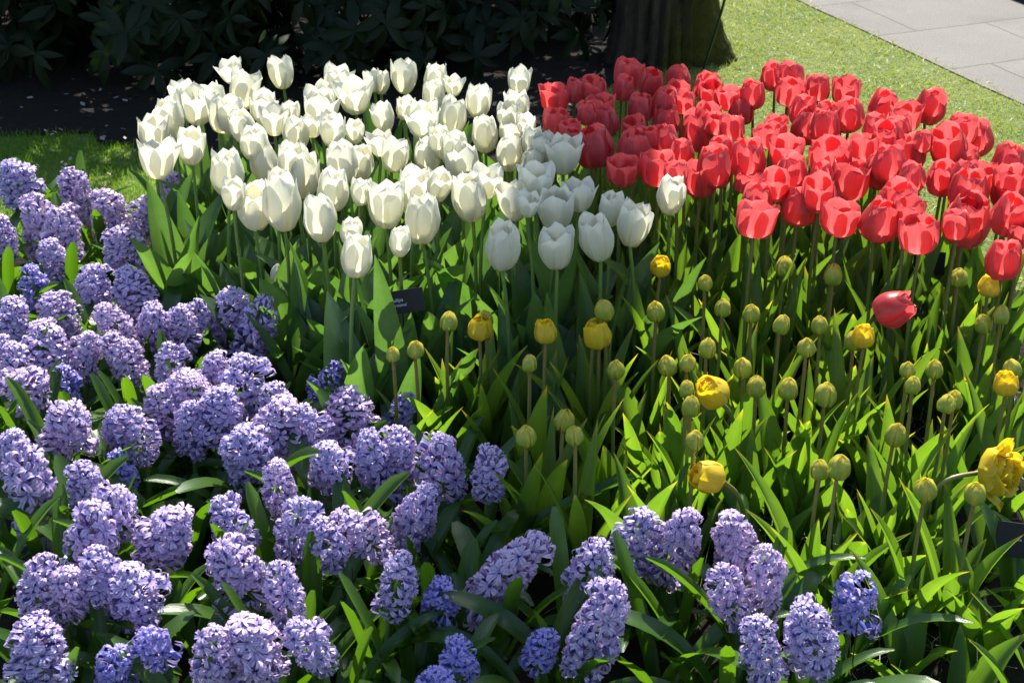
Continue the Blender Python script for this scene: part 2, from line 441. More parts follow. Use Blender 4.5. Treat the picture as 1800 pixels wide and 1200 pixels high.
# litter on the shrub soil
def litter():
    mb = MB(); r = np.random.default_rng(8)
    for _ in range(420):
        x, y = r.uniform(-2.4, 0.5), 4.0 + abs(r.normal()) * 0.8
        if not inside(shrub_bed, np.array([x]), np.array([y]))[0]: continue
        a, s = r.uniform(0, 6.28), r.uniform(0.004, 0.016)
        u = np.array([math.cos(a), math.sin(a), r.uniform(-.4, .4)]) * s; v = np.array([-math.sin(a), math.cos(a), r.uniform(-.4, .4)]) * s * 0.55
        c = np.array([x, y, 0.018])
        mb.grid(np.array([[c - u - v * .4, c - u * .2 - v], [c + u * .1 + v, c + u + v * .3]]))
    for _ in range(26):
        p = at(r.uniform(60, 240), r.uniform(240, 330)); a, s = r.uniform(0, 6.28), r.uniform(0.006, 0.010)
        u = np.array([math.cos(a), math.sin(a), .3]) * s; v = np.array([-math.sin(a), math.cos(a), .2]) * s * .7; c = np.array([p.x, p.y, 0.036])
        mb.grid(np.array([[c - u, c - v], [c + v, c + u]]))
    o = link('petal_litter', mb.mesh('petal_litter', M['chip']))
    tag(o, 'pale fallen petals and bark chips scattered on dark soil', 'litter', kind='stuff')
litter()

# ---------------------------------------------------------------- tree
def make_tree():
    base = at(1163, 122)
    t = thing('tree', (base.x, base.y + 0.16, 0), 'big tree with mossy flared trunk standing on the lawn edge behind red tulips', 'tree')
    nz, na = 90, 72
    z = np.concatenate([np.linspace(-0.02, 1.2, 50), np.linspace(1.25, 6.4, 40)])
    th = np.linspace(0, 2 * np.pi, na, endpoint=False)
    r = np.random.default_rng(3)
    Z, T = np.meshgrid(z, th, indexing='ij')
    lob = 0.5 + 0.5 * np.cos(T * 5 + 0.6) ; lob2 = np.exp(-((np.angle(np.exp(1j * (T + 0.15)))) / 0.45) ** 2)
    fl = np.exp(-np.clip(Z, 0, 9) / 0.13)
    rad = 0.147 - 0.006 * Z + fl * (0.012 + 0.02 * lob + 0.06 * lob2) + 0.05 * np.exp(-np.clip(Z, 0, 9) / 0.5) * (0.5 + 0.5 * np.cos(3 * T + 1))
    ridg = np.zeros_like(Z)
    for k in range(26):
        f = r.integers(9, 34); ridg += np.sin(f * T + r.uniform(0, 6.28) + np.sin(Z * r.uniform(2, 9) + r.uniform(0, 6)) * 1.3) / 26
    rad = rad + 0.032 * ridg * 2.2 + 0.004 * r.normal(size=rad.shape)
    P = np.stack([rad * np.cos(T) + 0.03 * np.sin(Z * 0.6), rad * np.sin(T), Z], -1)
    mb = MB(); mb.grid(P, closed=True)
    link('trunk', mb.mesh('trunk', M['bark']), t)
    tips = []
    for k in range(9):
        a = k * 2.4 + r.uniform(-.3, .3); z0 = r.uniform(5.0, 6.3); L = r.uniform(1.2, 2.0); el = r.uniform(0.75, 1.25)
        s = np.linspace(0, 1, 9)[:, None]
        d = np.array([math.cos(a) * math.cos(el), math.sin(a) * math.cos(el), math.sin(el)])
        p = np.array([0.03 * math.sin(z0 * .6), 0, z0]) + s * L * d + np.array([0, 0, 0.3]) * s ** 2 + r.normal(size=(9, 3)) * 0.03 * s
        mb = MB(); mb.tube(p, 0.06 * (1 - 0.85 * s[:, 0]), 8)
        link('limb', mb.mesh('limb', M['bark']), t)
        tips += [p[i] for i in range(3, 9)]
    mb = MB()
    for _ in range(900):
        c = tips[r.integers(len(tips))] + r.normal(size=3) * 0.33
        a, b, s = r.uniform(0, 6.28), r.uniform(-.8, .8), r.uniform(0.03, 0.06)
        u = np.array([math.cos(a) * math.cos(b), math.sin(a) * math.cos(b), math.sin(b)]) * s
        v = np.cross(u, r.normal(size=3)); v *= 0.55 * s / (np.linalg.norm(v) + 1e-9)
        mb.grid(np.array([[c - u, c - u * .2 - v], [c + v, c + u]]))
    link('crown', mb.mesh('crown', M['lush']), t)
    # dark cable beside it
    a, b = at(1236, 128, 0.0), None
    p0 = np.array([a.x, a.y + 0.02, 0.0]); q = at(1276, -8, 0.30); p1 = np.array([q.x, q.y, q.z])
    s = np.linspace(-0.02, 6.0, 24)[:, None]
    mb = MB(); mb.tube(p0 + (p1 - p0) * s + np.array([0.012, 0, 0]) * (s * (1 - s)), 0.0045, 6)
    tag(link('cable', mb.mesh('cable', M['cable'])), 'thin dark green cable slanting up past the right flank of the mossy trunk', 'cable')
make_tree()

# ---------------------------------------------------------------- leaf surfaces
def leaf_grid(L, W, wid, a0, da, fold, r, nu=13, nv=7, p=1.3, ripple=0.0, twist=0.0, z0=0.0, r0=0.004):
    """blade growing from the stem: a0 lean from upright, da extra bend to the tip; local +X is outwards"""
    u = np.linspace(0, 1, nu); v = np.linspace(-1, 1, nv)
    ang = a0 + da * u ** p
    ds = L / (nu - 1)
    x = r0 + np.concatenate([[0], np.cumsum(np.sin((ang[1:] + ang[:-1]) / 2) * ds)])
    z = z0 + np.concatenate([[0], np.cumsum(np.cos((ang[1:] + ang[:-1]) / 2) * ds)])
    w = cr(wid[0], wid[1], u) * W * 0.5
    nx, nz = -np.cos(ang), np.sin(ang)          # towards the upper face
    ph = r.uniform(0, 6.28)
    off = fold * np.abs(v)[None] ** 1.4 * w[:, None] + ripple * W * np.sin(u[:, None] * 9 + ph + (v[None] > 0) * 1.7) * np.abs(v)[None] ** 2 * np.sin(np.pi * u)[:, None]
    narrow = 1 - 0.30 * min(abs(fold), 1.2) * np.abs(v)[None]
    tw = twist * u
    sx = w[:, None] * v[None] * narrow
    lat = sx * np.cos(tw)[:, None]; up = off + sx * np.sin(tw)[:, None]
    P = np.stack([x[:, None] + nx[:, None] * up, lat, z[:, None] + nz[:, None] * up], -1)
    P[..., 1] += 0.05 * L * np.sin(ph) * u[:, None] ** 2
    return P

WID_TULIP = ([0, .12, .35, .6, .82, .94, 1], [.45, .75, 1.0, .86, .5, .2, .01])
WID_NARROW = ([0, .15, .4, .65, .85, 1], [.55, .8, 1.0, .82, .42, .01])
WID_STRAP = ([0, .3, .6, .84, .93, 1], [.62, .85, 1.0, .95, .80, .30])

def leaf_set(name, n, mat, Ls, Ws, wid, a0s, das, folds, ripple, seed, twist=0.5):
    out = []; r = np.random.default_rng(seed)
    for i in range(n):
        mb = MB()
        f = lambda ab: r.uniform(*ab)
        mb.grid(leaf_grid(f(Ls), f(Ws), wid, f(a0s), f(das), f(folds), r, ripple=r.uniform(0, ripple), twist=r.uniform(-twist, twist), p=r.uniform(1.0, 2.0)))
        out.append(mb.mesh(name, mat))
    return out
LEAF = {
    'white': leaf_set('leaf', 12, M['tulip_leaf'], (.28, .42), (.074, .112), WID_TULIP, (.03, .34), (.1, .85), (.15, .75), .10, 1),
    'red': leaf_set('leaf', 12, M['red_leaf'], (.26, .39), (.042, .068), WID_TULIP, (.03, .32), (.1, .8), (.2, .8), .08, 2),
    'yellow': leaf_set('leaf', 14, M['yellow_leaf'], (.20, .31), (.032, .052), WID_NARROW, (.03, .36), (.05, .6), (.3, .9), .06, 3),
    'broad': leaf_set('leaf', 10, M['yellow_leaf'], (.17, .24), (.045, .068), WID_TULIP, (.10, .60), (.2, 1.0), (.15, .7), .08, 4),
    'hyacinth': leaf_set('leaf', 14, M['hyacinth_leaf'], (.20, .31), (.026, .040), WID_STRAP, (.06, .52), (.1, 2.0), (.25, .7), .03, 5, 0.4),
}
def stem_set(name, n, mat, rad, bend, seed):
    out = []; r = np.random.default_rng(seed)
    for i in range(n):
        a, b = r.uniform(0, 6.28), r.uniform(0, bend)
        s = np.linspace(0, 1, 9)
        wob = np.stack([np.sin(s * 5 + a) - math.sin(a), np.cos(s * 4 + a) - math.cos(a)], -1) * bend * 0.12
        xy = np.stack([np.cos(a) * b * s ** 2, np.sin(a) * b * s ** 2], -1) + wob
        mb = MB(); mb.tube(np.concatenate([xy, s[:, None]], 1), rad * (1.15 - 0.25 * s), 7)
        out.append((mb.mesh(name, mat), Vector((*xy[-1], 0))))
    return out
STEM = {
    'white': stem_set('stem', 6, M['stem'], 0.0040, 0.03, 1),
    'red': stem_set('stem', 6, M['stem_red'], 0.0038, 0.03, 2),
    'yellow': stem_set('stem', 6, M['stem_brown'], 0.0036, 0.022, 3),
    'hyacinth': stem_set('stem', 4, M['stem'], 0.0055, 0.008, 4),
}

# ---------------------------------------------------------------- tulip flowers
def petal(mb, Rr, H, prof, wid, W, th, r, rs=1.0, zs=1.0, tip=0.0, rip=0.03, nu=14, nv=9, wrap=1.0, lean=0.0):
    u = np.linspace(0, 1, nu); v = np.linspace(-1, 1, nv)
    rad = cr(prof[0], prof[1], u) * Rr * rs + tip * Rr * u ** 4
    z = cr(prof[0], prof[2], u) * H * zs
    w = np.clip(cr(wid[0], wid[1], u), 0.01, 2) * W
    ph = r.uniform(0, 6.28)
    w = w[:, None] * (1 + 0.035 * np.sin(u[:, None] * 17 + ph + v[None]))
    x = v[None] * w
    Rw = np.maximum(Rr * wrap, 1e-4)
    al = x / Rw
    tang = Rw * np.sin(al)
    radial = rad[:, None] - Rw * (1 - np.cos(al)) * np.clip(u * 5, 0.15, 1)[:, None]
    radial += rip * Rr * np.sin(u * 7 + ph)[:, None] * np.abs(v)[None] ** 2 * u[:, None]
    radial += 0.035 * Rr * np.exp(-(v / 0.16) ** 2)[None] * np.sin(np.pi * np.clip(u, 0, 1))[:, None]
    zz = z[:, None] + 0.03 * H * np.sin(v * 4 + ph)[None] * (u ** 3)[:, None] + lean * x
    c, s = math.cos(th), math.sin(th)
    P = np.stack([radial * c - tang * s, radial * s + tang * c, zz + 0 * x], -1)
    mb.grid(P)

PU = [0, .1, .26, .48, .74, 1]
def cup(top, mid=1.0):
    return (PU, [.06, .42, .84, mid, mid * 0.5 + (top) * 0.5 + .02, top], [0, .035, .17, .45, .76, 1.0])
W_WHITE = ([0, .12, .3, .5, .66, .82, .93, 1], [.14, .42, .76, 1.0, 1.02, .76, .38, .02])
def wcup(top):
    return (PU, [.05, .34, .70, .96, top * .55 + .45, top], [0, .04, .20, .47, .76, 1.0])
W_RED = ([0, .12, .3, .5, .7, .86, .95, 1], [.18, .52, .86, 1.0, 1.0, .82, .52, .08])
W_BUD = ([0, .15, .4, .6, .8, .92, 1], [.3, .75, 1.0, .95, .66, .36, .05])

def white_flower(i):
    r = np.random.default_rng(100 + i); mb = MB()
    op = [0.72, 0.84, 0.95, 1.10, 0.88, 1.22, 0.78, 1.00][i]
    Rr, H = 0.0325, [.088, .082, .082, .076, .086, .072, .090, .080][i]
    t0 = r.uniform(0, 6.28)
    for ring in (1, 0):
        for k in range(3):
            petal(mb, Rr, H, wcup(op + r.normal() * .10), W_WHITE, 0.0275 * r.uniform(.92, 1.08), t0 + k * 2.094 + ring * 1.047 + r.normal() * .08, r,
                  rs=0.86 if ring else 1.0, zs=(1.03 if ring else 0.98) * r.uniform(.95, 1.05), tip=r.normal() * 0.10 + (0.03 if not ring else -0.05), rip=0.08, lean=r.normal() * .05, wrap=1.02)
    return mb.mesh('flower', M['white']), H
def red_flower(i):
    r = np.random.default_rng(200 + i); mb = MB()
    op = [0.72, 0.80, 0.90, 0.76, 1.00, 0.66, 0.84, 1.12][i]
    Rr, H = 0.0345, [.078, .073, .070, .076, .068, .080, .072, .064][i]
    t0 = r.uniform(0, 6.28)
    for ring in (1, 0):
        for k in range(3):
            petal(mb, Rr, H, cup(op + r.normal() * .08, 1.02 + r.normal() * .03), W_RED, 0.029 * r.uniform(.93, 1.08), t0 + k * 2.094 + ring * 1.047 + r.normal() * .08, r,
                  rs=0.87 if ring else 1.0, zs=(1.02 if ring else 0.97) * r.uniform(.95, 1.05), tip=r.normal() * 0.08 - 0.02, rip=0.05, lean=r.normal() * .05, wrap=1.0)
    return mb.mesh('flower', M['red']), H
def bud_flower(i, mat='bud'):
    r = np.random.default_rng(300 + i); mb = MB()
    Rr, H = 0.0185, [.042, .040, .044, .041, .038, .043][i % 6]
    prof = (PU, [.14, .62, .95, 1.0, .70 + r.normal() * .04, .07], [0, .05, .2, .47, .78, 1.0])
    t0 = r.uniform(0, 6.28)
    for ring in (1, 0):
        for k in range(3):
            petal(mb, Rr, H, prof, W_BUD, 0.0185 * r.uniform(.92, 1.06), t0 + k * 2.094 + ring * 1.047 + r.normal() * .08, r, rs=0.88 if ring else 1.0, zs=1.02 if ring else r.uniform(.94, 1.0), tip=r.uniform(0, .12), rip=0.02, wrap=0.98)
    return mb.mesh('bud', M[mat]), H
def yellow_flower(i):
    """double flower starting to open"""
    r = np.random.default_rng(400 + i); mb = MB()
    Rr, H = 0.0235, [.045, .047, .043][i % 3]
    t0 = r.uniform(0, 6.28)
    for ring, (rs, top, n) in enumerate(((1.0, .62, 3), (.90, .62, 3), (.74, .55, 4), (.5, .4, 4))):
        for k in range(n):
            petal(mb, Rr, H, cup(top + r.normal() * .08), W_RED, 0.021 * r.uniform(.85, 1.05) * (1 - 0.12 * ring), t0 + k * 6.283 / n + ring * .9 + r.normal() * .15, r, rs=rs, zs=r.uniform(.9, 1.06), tip=r.normal() * .06, rip=0.10, wrap=1.0)
    return mb.mesh('flower', M['yellow']), H
def big_yellow():
    r = np.random.default_rng(500); mb = MB(); Rr, H = 0.040, 0.055
    for ring, (rs, top, n, zz) in enumerate(((1.0, 1.35, 6, .62), (.88, 1.25, 7, .78), (.70, 1.15, 7, .92), (.50, 1.05, 6, 1.0), (.30, .9, 5, 1.02))):
        for k in range(n):
            petal(mb, Rr, H, cup(top + r.normal() * .12), W_RED, 0.024 * r.uniform(.8, 1.1), k * 6.283 / n + ring * .7 + r.normal() * .15, r, rs=rs, zs=zz * r.uniform(.88, 1.1), tip=r.normal() * .15, rip=0.22, wrap=0.9)
    return mb.mesh('flower', M['yellow']), H
FLOWER = {
    'white': [white_flower(i) for i in range(8)], 'red': [red_flower(i) for i in range(8)],
    'bud': [bud_flower(i) for i in range(6)], 'yellow': [yellow_flower(i) for i in range(3)],
}

# ---------------------------------------------------------------- words that single each plant out
ORD = 'first second third fourth fifth sixth seventh eighth ninth tenth eleventh twelfth thirteenth fourteenth fifteenth sixteenth seventeenth eighteenth'.split()
def row_words(items, nrows, what, bed_words, look):
    """items: (x, y, ...); rows are bands of like height in the photo, counted from the back"""
    order = sorted(range(len(items)), key=lambda i: items[i][1])
    out = [None] * len(items); per = math.ceil(len(items) / nrows)
    for k in range(nrows):
        row = sorted(order[k * per:(k + 1) * per], key=lambda i: items[i][0])
        for j, i in enumerate(row):
            n = len(row)
            if j == 0: place = 'leftmost'
            elif j == n - 1: place = 'rightmost'
            elif j < (n + 1) // 2: place = ORD[j] + ' from left'
            else: place = ORD[n - 1 - j] + ' from right'
            rw = 'back row' if k == 0 else 'front row' if k == nrows - 1 else f'row {["", "two", "three", "four", "five", "six", "seven", "eight", "nine", "ten"][k]} from the back'
            out[i] = f'{look(i)} {what}, {place} in {rw} {bed_words}'
    return out

# ---------------------------------------------------------------- where the photograph shows each flower head
WHITE = [(x / 3 + 200, t / 3 + 80, w / 3) for x, t, w in [
    (610,88,120),(690,155,170),(930,75,145),(355,190,150),(540,195,150),(436,235,185),(293,295,170),(200,365,165),(178,520,195),(375,440,170),
    (580,310,170),(612,280,165),(812,240,155),(855,325,150),(738,335,145),(930,300,90),(1070,240,190),(1135,200,140),(1166,100,148),(1290,190,175),
    (1345,150,100),(1416,140,95),(1566,88,150),(1690,95,140),(1680,190,132),(950,385,155),(1030,380,110),(1125,370,150),(1260,395,110),(730,445,160),
    (592,550,196),(764,525,166),(932,510,175),(990,592,186),(858,660,90),(598,712,140),(736,755,205),(890,700,225),(1088,815,195),(1162,660,184),
    (1182,525,180),(1320,530,150),(1300,715,112),(1410,460,125),(1486,490,155),(1404,748,208),(1647,815,204),(1410,300,128),(1505,280,85),(1630,315,178),
    (1640,500,150),(1590,640,205),(1735,670,140),(1250,920,120),(1260,990,182),(1512,960,72)]] + [(x / 3 + 600, t / 3 + 80, w / 3) for x, t, w in [
    (940,125,127),(912,240,140),(872,305,120),(724,210,145),(612,290,165),(586,165,90),(505,415,140),(604,455,160),(772,385,150),(908,360,140),
    (997,366,72),(868,480,148),(1008,430,125),(1062,470,150),(1180,485,186),(1000,548,130),(996,625,188),(614,520,190),(668,690,206),(752,640,165),
    (900,735,178),(985,790,110),(1146,755,205),(1268,718,160),(1410,772,155),(1512,825,192),(1335,880,200),(1158,965,198),(820,950,200),(1750,698,165)]]
RED = [(1000 + x / 2.25, t / 2.25, w / 2.25) for x, t, w in [
    (20,315,80),(100,305,110),(248,248,112),(212,300,80),(333,283,90),(430,268,90),(430,320,92),(545,290,95),(558,325,105),(640,350,95),
    (737,322,95),(800,250,90),(893,250,108),(865,315,105),(990,307,92),(1095,315,102),(1255,365,108),(1396,355,115),(1330,413,108),(1122,392,112),
    (928,380,105),(690,390,95),(552,410,92),(284,375,92),(385,355,105),(458,370,85),(130,380,110),(66,405,75),(178,435,95),(385,420,105),
    (510,450,128),(596,455,85),(668,457,95),(258,470,95),(270,525,125),(390,492,105),(125,500,138),(14,475,80),(20,515,75),(225,625,115),
    (347,608,128),(455,558,88),(318,500,75),(520,650,128),(420,650,92),(576,590,132),(600,550,100),(718,560,132),(695,672,105),(750,735,118),
    (810,690,115),(800,490,98),(805,458,95),(910,447,115),(880,545,120),(870,620,118),(1025,445,112),(1030,400,90),(1050,545,150),(1160,535,110),
    (1102,625,152),(1215,600,120),(1200,460,95),(1250,490,125),(1320,460,95),(1346,540,120),(1290,580,125),(1000,640,85),(1412,520,75),(1490,510,138),
    (1540,460,112),(1626,483,118),(1566,575,118),(1378,650,98),(1470,643,115),(1560,635,105),(1630,655,128),(1590,685,145),(1742,585,130),(1752,665,120),
    (1770,710,122),(1298,720,140),(1340,795,115),(985,710,130),(905,752,138),(762,808,142),(1073,800,138),(1212,808,142),(1414,860,142),(1598,770,185),
    (-52,338,104),(-63,434,95),(1522,840,105),(1745,785,138),(1742,950,132),(1795,880,100)]]
# x, y of the middle, height in pixels, how far open
YELLOW = [(1172,470,38,'y'),(1237,499,29,'b'),(1383,470,36,'b'),(1466,483,36,'b'),(1683,492,36,'b'),(1744,514,42,'y'),(1762,553,32,'b'),(1732,572,34,'b'),(1074,546,38,'b'),(1151,548,36,'b'),
    (1273,542,31,'b'),(1322,553,35,'b'),(1367,568,33,'b'),(1441,572,33,'b'),(1418,611,36,'b'),(1520,597,42,'y'),(1503,599,34,'b'),(790,570,35,'b'),(843,582,46,'y'),(851,560,32,'b'),
    (962,587,42,'y'),(1058,595,52,'y'),(1042,575,26,'b'),(1090,650,34,'b'),(732,617,34,'b'),(690,623,26,'b'),(932,638,29,'b'),(1247,616,34,'b'),(1182,648,36,'b'),(1212,640,33,'b'),
    (1310,650,36,'b'),(1331,683,37,'b'),(1387,688,38,'b'),(1453,693,42,'b'),(1213,714,36,'b'),(1212,686,30,'b'),(1220,774,36,'b'),(1598,652,31,'b'),(1648,650,34,'b'),(1608,678,31,'b'),
    (1663,714,36,'b'),(1678,704,34,'b'),(1773,678,46,'y'),(1791,656,36,'b'),(985,741,40,'b'),(926,768,40,'b'),(1014,768,36,'b'),(1570,762,41,'b'),(1473,820,44,'b'),(1447,828,36,'b'),
    (1627,865,46,'b'),(1716,870,42,'b')]
# x, y of the top, width, height in pixels, sideways lean in degrees, d dense / l loose / b blue
HYA = [(20,290,74,75,0,'d'),(128,308,62,95,4,'d'),(184,346,68,75,6,'d'),(60,358,74,110,-4,'d'),(108,372,70,85,0,'d'),(250,350,50,60,0,'d'),(296,312,58,70,0,'d'),(192,408,76,86,-22,'d'),(8,385,50,50,0,'d'),(60,478,55,58,0,'b'),
    (162,474,72,90,10,'d'),(240,484,82,86,-8,'d'),(95,518,74,66,0,'d'),(26,538,70,62,0,'d'),(190,545,66,76,0,'l'),(266,540,74,100,12,'d'),(88,582,88,66,6,'d'),(314,545,58,60,0,'d'),(344,530,56,60,0,'d'),(398,526,82,105,0,'d'),
    (466,532,68,135,20,'l'),(4,602,44,50,0,'d'),(40,652,90,80,0,'l'),(118,652,52,60,0,'b'),(340,652,84,80,10,'d'),(426,645,88,100,0,'l'),(288,682,78,85,0,'d'),(388,688,84,90,4,'d'),(486,678,72,70,0,'d'),(592,648,52,66,28,'b'),
    (608,694,90,96,-6,'d'),(500,714,98,105,0,'d'),(126,722,88,92,8,'d'),(208,722,60,75,0,'d'),(424,756,96,115,-14,'d'),(6,762,50,55,0,'d'),(46,806,100,155,-8,'d'),(150,820,70,82,0,'d'),(212,800,52,64,0,'b'),(588,786,82,90,0,'d'),
    (648,768,78,135,-8,'d'),(706,696,60,66,15,'b'),(700,762,72,76,10,'d'),(796,780,88,140,12,'d'),(868,790,62,66,12,'l'),(748,864,80,150,10,'d'),(715,985,60,70,10,'l'),(184,872,86,80,0,'l'),(150,905,105,160,-4,'d'),(276,905,106,106,0,'d'),
    (52,988,88,115,-8,'d'),(240,1000,108,116,14,'d'),(392,965,104,135,-8,'d'),(496,990,72,112,-6,'l'),(486,830,66,95,0,'l'),(530,872,76,115,10,'l'),(620,900,84,100,-24,'l'),(398,880,76,85,0,'l'),(62,1092,105,110,0,'d'),(268,1105,84,95,12,'b'),
    (448,1100,124,105,0,'d'),(542,1088,66,60,0,'l'),(770,1030,52,56,0,'b'),(940,955,84,165,20,'d'),(948,1108,62,70,8,'b'),(1048,966,82,125,14,'d'),(1078,1048,96,165,10,'d'),(1116,900,84,90,0,'l'),(1192,902,82,135,10,'d'),(1296,920,92,130,0,'d'),
    (1258,1006,66,115,-18,'l'),(1366,968,56,120,6,'l'),(1436,1086,96,120,-4,'d'),(1318,1100,66,90,-14,'l'),(1514,1024,88,92,0,'b'),(90,425,58,62,0,'d'),(208,586,66,70,-6,'d'),(300,612,60,70,6,'l'),(362,632,68,74,0,'d'),(246,728,62,70,0,'l'),(332,712,60,76,-6,'d'),(452,730,64,70,8,'d'),(546,722,60,80,0,'l'),(148,590,60,66,0,'d'),(40,612,66,70,0,'d'),(560,930,66,92,-10,'l'),(104,1000,66,80,0,'d'),(196,972,72,80,6,'l'),(372,1120,62,76,10,'l'),(810,1128,36,40,0,'b'),(206,1150,60,70,10,'b'),(760,1182,70,60,0,'b')]

prng = random.Random(5)
GROUP_W, GROUP_R, GROUP_Y, GROUP_H = 'white tulips in the bed', 'red tulips in the bed', 'yellow tulips in bud', 'lilac hyacinths in the bed'

def shade(px, py):
    return 'shaded' if (800 + (py < 330) * 60) < px < 1135 else 'sunlit'

def add_leaves(t, kind, n, smin, smax, seed_az=None):
    a = prng.uniform(0, 6.28) if seed_az is None else seed_az
    for k in range(n):
        s = prng.uniform(smin, smax)
        link('leaf', prng.choice(LEAF[kind]), t, (0, 0, 0.0), (0, 0, a + k * 6.283 / n + prng.uniform(-.5, .5)), (s, s, s))

def add_tulip(px, py, wpx, kind, ztop, label, cat, group, nleaf, base_w, name='tulip'):
    z = ztop + prng.uniform(-0.022, 0.022)
    p = at(px, py, z)
    s = max(0.66, min(1.32, 0.97 * wpx * depth(p) / FPX / base_w))
    fm, H = prng.choice(FLOWER[kind])
    st, off = prng.choice(STEM['white' if kind == 'white' else 'red' if kind == 'red' else 'yellow'])
    tx, ty = prng.gauss(0, 0.11), prng.gauss(0, 0.11)
    hs = z - H * s * math.cos(tx) * math.cos(ty)
    top = Vector((0, 0, H * s)); top.rotate(Euler((tx, ty, 0)))
    base = Vector((p.x, p.y, 0)) - off - Vector((top.x, top.y, 0))
    t = thing(name, base, label, cat, group)
    link('stem', st, t, (0, 0, 0), (0, 0, 0), (1, 1, hs + 0.003 * s))
    link('bud' if kind == 'bud' else 'flower', fm, t, (off.x, off.y, hs), (tx, ty, prng.uniform(0, 6.28)), (s, s, s))
    return t

def look_w(i):
    x, y, w = WHITE[i]
    return f'{shade(x, y)} {"small" if w < 42 else "large" if w > 64 else "upright"} white'
lab = row_words(WHITE, 9, 'tulip', 'of white tulips', look_w)
SPECIAL = {(510, 105): 'tallest white tulip standing alone against the dark shrubs', (1183, 313): 'lone white tulip standing out among the red tulips',
    (704, 400): 'tiny half hidden white tulip low between two front white tulips', (620, 410): 'lowest white tulip on the left with wide open bowl above hyacinths',
    (913, 122): 'white tulip standing highest beside the dark soil near the red tulips', (1070, 337): 'faded pinkish white tulip half hidden behind front white tulips near the red bed',
    (259, 253): 'leftmost white tulip, beside the lawn and above the hyacinths', (873, 397): 'pale shaded white tulip in front, alone above dark leaves',
    (932, 202): 'small yellowish white tulip at the gap before the red tulips'}
def special(px, py, default):
    for (a, b), s in SPECIAL.items():
        if abs(a - px) < 8 and abs(b - py) < 8: return s
    return default
for i, (px, py, w) in enumerate(WHITE):
    t = add_tulip(px, py, w, 'white', 0.485, special(px, py, lab[i]), 'tulip', GROUP_W, 3, 0.066)
    add_leaves(t, 'white', 4, .75, 1.10)
# white bud low among the leaves
t = add_tulip(492, 470, 24, 'bud', 0.30, 'small closed white bud low among broad grey green leaves', 'tulip', GROUP_W, 2, 0.037)
for c in t.children:
    if c.name.startswith('bud'):
        c.data = c.data.copy(); c.data.materials[0] = M['white']; c.scale = (.75, .75, 1.0)
add_leaves(t, 'white', 2, .6, .8)

def look_r(i):
    x, y, w = RED[i]
    return f'{"shaded" if x < 1135 else "sunlit"} {"small" if w < 41 else "large" if w > 58 else "cupped"} red'
lab = row_words(RED, 9, 'tulip', 'of red tulips', look_r)
SPECIAL.update({(1110, 110): 'tall dark red tulip in front of the tree trunk with one petal spread', (1774, 422): 'lowest upright red tulip, at the photo edge above the yellow buds',
    (1710, 342): 'largest red tulip, two petals spread wide, near the photo edge', (1620, 158): 'red tulip standing out highest on the lawn side, tilted', (1055, 222): 'large shaded red tulip right behind the white tulips'})
for i, (px, py, w) in enumerate(RED):
    t = add_tulip(px, py, w * 1.09, 'red', 0.475, special(px, py, lab[i]), 'tulip', GROUP_R, 3, 0.068)
    add_leaves(t, 'red', 4, .75, 1.10)

lab = row_words(YELLOW, 6, 'tulip', 'of yellow tulips', lambda i: ('half open yellow' if YELLOW[i][3] == 'y' else 'closed green') )
for i, (px, py, h, k) in enumerate(YELLOW):
    kind = 'yellow' if k == 'y' else 'bud'
    w = h * (1.0 if k == 'y' else 0.93)
    t = add_tulip(px, py - h * 0.5, w, kind, 0.375 - 0.00009 * (py - 450), lab[i], 'tulip', GROUP_Y, 3, 0.047 if k == 'y' else 0.037)
    add_leaves(t, 'yellow', 4, .85, 1.2)

# tulips with bent stems
def bent(points, mesh, H, scale, d_axis, label, group, kind='yellow', stem='stem_brown', rad=0.0038, leaf='yellow', roll=0.0):
    """points: pixel x, y and height of the stem from the foot to the flower"""
    w = [at(*p) for p in points]
    t = thing('tulip', (w[0].x, w[0].y, 0), label, 'tulip', group)
    k = np.linspace(0, 1, len(w)); s = np.linspace(0, 1, 22)
    P = np.stack([cr(k, [getattr(q, a) - getattr(w[0], a) * (a != 'z') for q in w], s) for a in 'xyz'], -1)
    P[0, 2] = 0
    mb = MB(); mb.tube(P, rad * (1.2 - .2 * s), 8)
    link('stem', mb.mesh('stem', M[stem]), t)
    ax = Vector(d_axis).normalized() if d_axis else Vector(P[-1] - P[-3]).normalized()
    q = ax.to_track_quat('Z', 'Y') @ Euler((0, 0, roll)).to_quaternion()
    o = link('flower', mesh, t, tuple(P[-1]), q.to_euler(), (scale,) * 3)
    add_leaves(t, leaf, 3, .8, 1.1)
    return t
bent([(1300, 890, 0), (1299, 790, .17), (1285, 730, .26), (1262, 703, .305)], FLOWER['yellow'][0][0], .045, 1.25, (-0.45, -0.35, 0.75), 'open double yellow tulip nodding on a curved brown stem', GROUP_Y)
bent([(1312, 990, 0), (1308, 910, .15), (1295, 868, .23), (1268, 843, .275)], FLOWER['yellow'][1][0], .047, 1.15, (-0.75, -0.25, 0.35), 'yellow tulip nodding sideways on a curled stem above the lilac hyacinths', GROUP_Y)
BY, BH = big_yellow()
bent([(1560, 1060, 0), (1610, 930, .15), (1655, 850, .26), (1730, 828, .27)], BY, BH, 0.98, (0.70, -0.62, 0.30), 'big ruffled fully open double yellow tulip lying on a stem bent level', GROUP_Y)
bent([(1500, 690, 0), (1508, 640, .16), (1516, 590, .27), (1538, 554, .34)], FLOWER['red'][0][0], .073, 0.92, (0.80, -0.12, 0.42), 'single red tulip tipped over sideways low among the yellow buds', GROUP_R, stem='stem_red', leaf='red')

